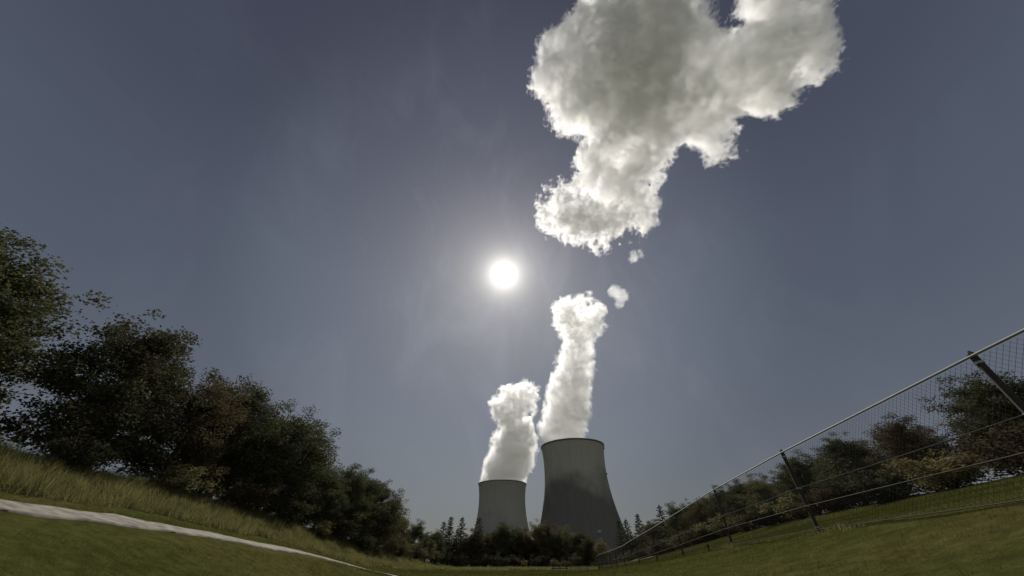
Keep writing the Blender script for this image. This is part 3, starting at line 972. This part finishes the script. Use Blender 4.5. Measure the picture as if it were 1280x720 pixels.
pl_L = [(628, 612, 24), (628, 600, 26), (632, 586, 25), (639, 571, 26), (643, 551, 25), (645, 533, 21), (636, 516, 20), (624, 509, 12), (648, 502, 19), (655, 493, 14), (667, 492, 7), (636, 492, 9), (662, 560, 9)]
tag(steam('steam_plume', puffs(pl_L, 800, 765, .2, 8, lambda x, y, r: 1.0 + .8 * max(0, min(1, (540 - y) / 40)), 3), 1.9, 15, 28, M_steam, 8.9, (-22.5, 900, 51.5, 146), 3.2, 1.4),
    'shorter hook-topped puff of white steam rising from the smaller paler tower', 'steam plume', 'steam plumes from the towers')
M_wisp = steam_material('thin_vapour', 0.035, 0.5)
wg = 'torn-off scraps of steam'
tag(steam('steam_wisp', puffs([(769, 365, 8), (778, 371, 8), (775, 382, 5)], 500, 500, .2, 11, lambda x, y, r: 1.3, 3), 1.0, 6, 11, M_wisp, 12.2), 'small torn scrap of steam right of the tall column\'s top', 'steam wisp', wg)
tag(steam('steam_wisp', puffs([(793, 322, 7), (798, 317, 6)], 470, 470, .2, 13, lambda x, y, r: 1.3, 3), 1.0, 6, 11, M_wisp, 15.2), 'faint scrap of steam just below the big cloud', 'steam wisp', wg)


# ------------------------------------------------------------------ fence
def ring_post(mb, x, y, z0, z1, r, n=8): mb.tube([(x, y, z0), (x, y, z1)], r, n)


fr = empty('wire_fence', (0, 0, 0))
fr.location = (12.0, 40.0, 0)
off = Vector((12.0, 40.0, 0))
tag(fr, 'long chain-link fence with bright top rail running up the right side', 'fence')
FH = 2.15
pys = [-10, -2, 5.5, 12.2, 18.6, 26.2, 33.2, 40.6, 49.0, 55.5, 61.5, 67.5, 74.5, 81.0]
posts = [(float(fence_x(y)), y) for y in pys]
for (x, y) in posts:
    z = float(H(x, y))
    mb = MB()
    ring_post(mb, x - off.x, y - off.y, z - .3, z + FH + .04, .055)
    mb.tube([(x - off.x, y - off.y, z + FH + .04), (x - off.x, y - off.y, z + FH + .11)], [.065, .02], 8)
    mb.build('post', M_darkpost, fr, False)
    mb = MB()
    for dz in (.12, FH * .30, FH * .52, FH - .12): mb.tube([(x - off.x, y - off.y, z + dz - .02), (x - off.x, y - off.y, z + dz + .02)], .066, 8)
    mb.build('clamps', M_galv, fr)


def rail(name, dz, rad_, mat, sag=0.0):
    pts = []
    for i in range(len(posts) - 1):
        (x0, y0), (x1, y1) = posts[i], posts[i + 1]
        z0, z1 = float(H(x0, y0)), float(H(x1, y1))
        for s in range(4):
            t = s / 4
            pts.append((x0 + (x1 - x0) * t - off.x - .06, y0 + (y1 - y0) * t - off.y, z0 + (z1 - z0) * t + dz - sag * 4 * t * (1 - t)))
    x1, y1 = posts[-1]
    pts.append((x1 - off.x - .06, y1 - off.y, float(H(x1, y1)) + dz))
    mb = MB(); mb.tube(pts, rad_, 6); mb.build(name, mat, fr, True)


rail('top_rail', FH, 0.022, M_bright)
rail('rail', FH * .52, 0.008, M_darkpost, .02)
rail('rail', FH * .30, 0.013, M_darkpost)
rail('tension_wire', 0.06, 0.01, M_wire, .0)
# woven wire: straight diagonal strands following the line
V = []; Fc = []
ys_ = np.array(pys); zpost = np.array([float(H(*p)) for p in posts])
def zf(y): return np.interp(y, ys_, zpost)
pitch = 0.11
yy = -10.0
hw = FH - .1
while yy < 81:
    for s in (-1, 1):
        ya, yb = yy, yy + s * hw
        za, zb = .06, FH - .03
        if yb > 81: t_ = (81 - ya) / (yb - ya); yb = 81; zb = za + (zb - za) * t_
        if yb < -10: t_ = (-10 - ya) / (yb - ya); yb = -10; zb = za + (zb - za) * t_
        if abs(yb - ya) < .05: continue
        a_ = np.array([fence_x(ya) - off.x, ya - off.y, zf(ya) + za]); b_ = np.array([fence_x(yb) - off.x, yb - off.y, zf(yb) + zb])
        m_ = len(V); w_ = 0.0021
        for p_ in (a_, b_):
            V += [p_ + [w_, 0, w_], p_ + [-w_, 0, w_], p_ + [0, 0, -w_ * 1.3]]
        Fc += [(m_, m_ + 1, m_ + 4, m_ + 3), (m_ + 1, m_ + 2, m_ + 5, m_ + 4), (m_ + 2, m_, m_ + 3, m_ + 5)]
    yy += pitch
link('chain_link_mesh', fast_mesh('chain_link_mesh', np.array(V), Fc, M_wire), fr)

# gate at the far end of the fence
gx, gy = 16.3, 81.6
gz = float(H(gx, gy))
gt = empty('field_gate', (gx, gy, gz), R(12))
tag(gt, 'dark metal field gate closing the far end of the wire fence', 'gate')
mb = MB()
for (a_, b_) in (((.1, 0, .1), (3.5, 0, .1)), ((.1, 0, 1.5), (3.5, 0, 1.5)), ((.1, 0, .1), (.1, 0, 1.5)), ((3.5, 0, .1), (3.5, 0, 1.5)), ((1.8, 0, .1), (1.8, 0, 1.5))):
    mb.tube([a_, b_], .04, 6)
mb.build('gate_frame', M_darkpost, gt)
for z in (.45, .8, 1.15):
    mb = MB(); mb.tube([(.1, 0, z), (3.5, 0, z)], .03, 6); mb.build('bar', M_darkpost, gt)
for x in (-.05, 3.68):
    mb = MB(); mb.tube([(x, 0, -.3), (x, 0, 1.75)], .07, 8); mb.build('post', M_darkpost, gt)

# timber barriers beside the gate
def barrier(loc, rz, ln, label, mat):
    r_ = empty('timber_barrier', loc, rz)
    tag(r_, label, 'barrier', 'low rail barriers at the fence end')
    for z, h in ((.62, .16), (.28, .14)):
        mb = MB(); mb.box((0, -.08, z), (ln, .06, h)); mb.build('rail', mat, r_)
    for k in range(3):
        mb = MB(); mb.box(((k - 1) * ln * .42, 0, .28), (.12, .10, .98)); mb.build('post', M_darkpost, r_)
    return r_


barrier((12.6, 82, float(H(12.6, 82))), R(-4), 3.6, 'low pale timber rail barrier standing left of the fence end', M_timber)
barrier((9.4, 86, float(H(9.4, 86))), R(3), 3.2, 'low dark rail barrier farthest left of the fence end', M_darkpost)

# small marker stake by the fence foot
mk = empty('marker_stake', (9.75, 20.4, float(H(9.75, 20.4))), .3)
mk.location = (9.9, 21.4, float(H(9.9, 21.4)))
tag(mk, 'tiny dark marker stake in the grass at the fence foot', 'stake')
mb = MB(); mb.box((0, 0, .10), (.05, .05, .30)); mb.build('shaft', M_darkpost, mk)
mb = MB(); mb.box((0, 0, .27), (.10, .08, .09)); mb.build('cap', M_darkpost, mk)

# ------------------------------------------------------------------ render settings
sc.render.engine = 'CYCLES'
cy = sc.cycles
cy.max_bounces = 24
cy.diffuse_bounces = 3
cy.glossy_bounces = 2
cy.transmission_bounces = 2
cy.volume_bounces = 20
cy.transparent_max_bounces = 32
cy.volume_max_steps = 256
cy.volume_step_rate = 0.5
cy.use_denoising = True
try:
    cy.denoiser = 'OPENIMAGEDENOISE'
except Exception:
    pass
cy.sample_clamp_indirect = 6
sc.view_settings.view_transform = 'Standard'
sc.view_settings.look = 'None'
sc.view_settings.exposure = 0
sc.view_settings.gamma = 1
sc.render.film_transparent = False
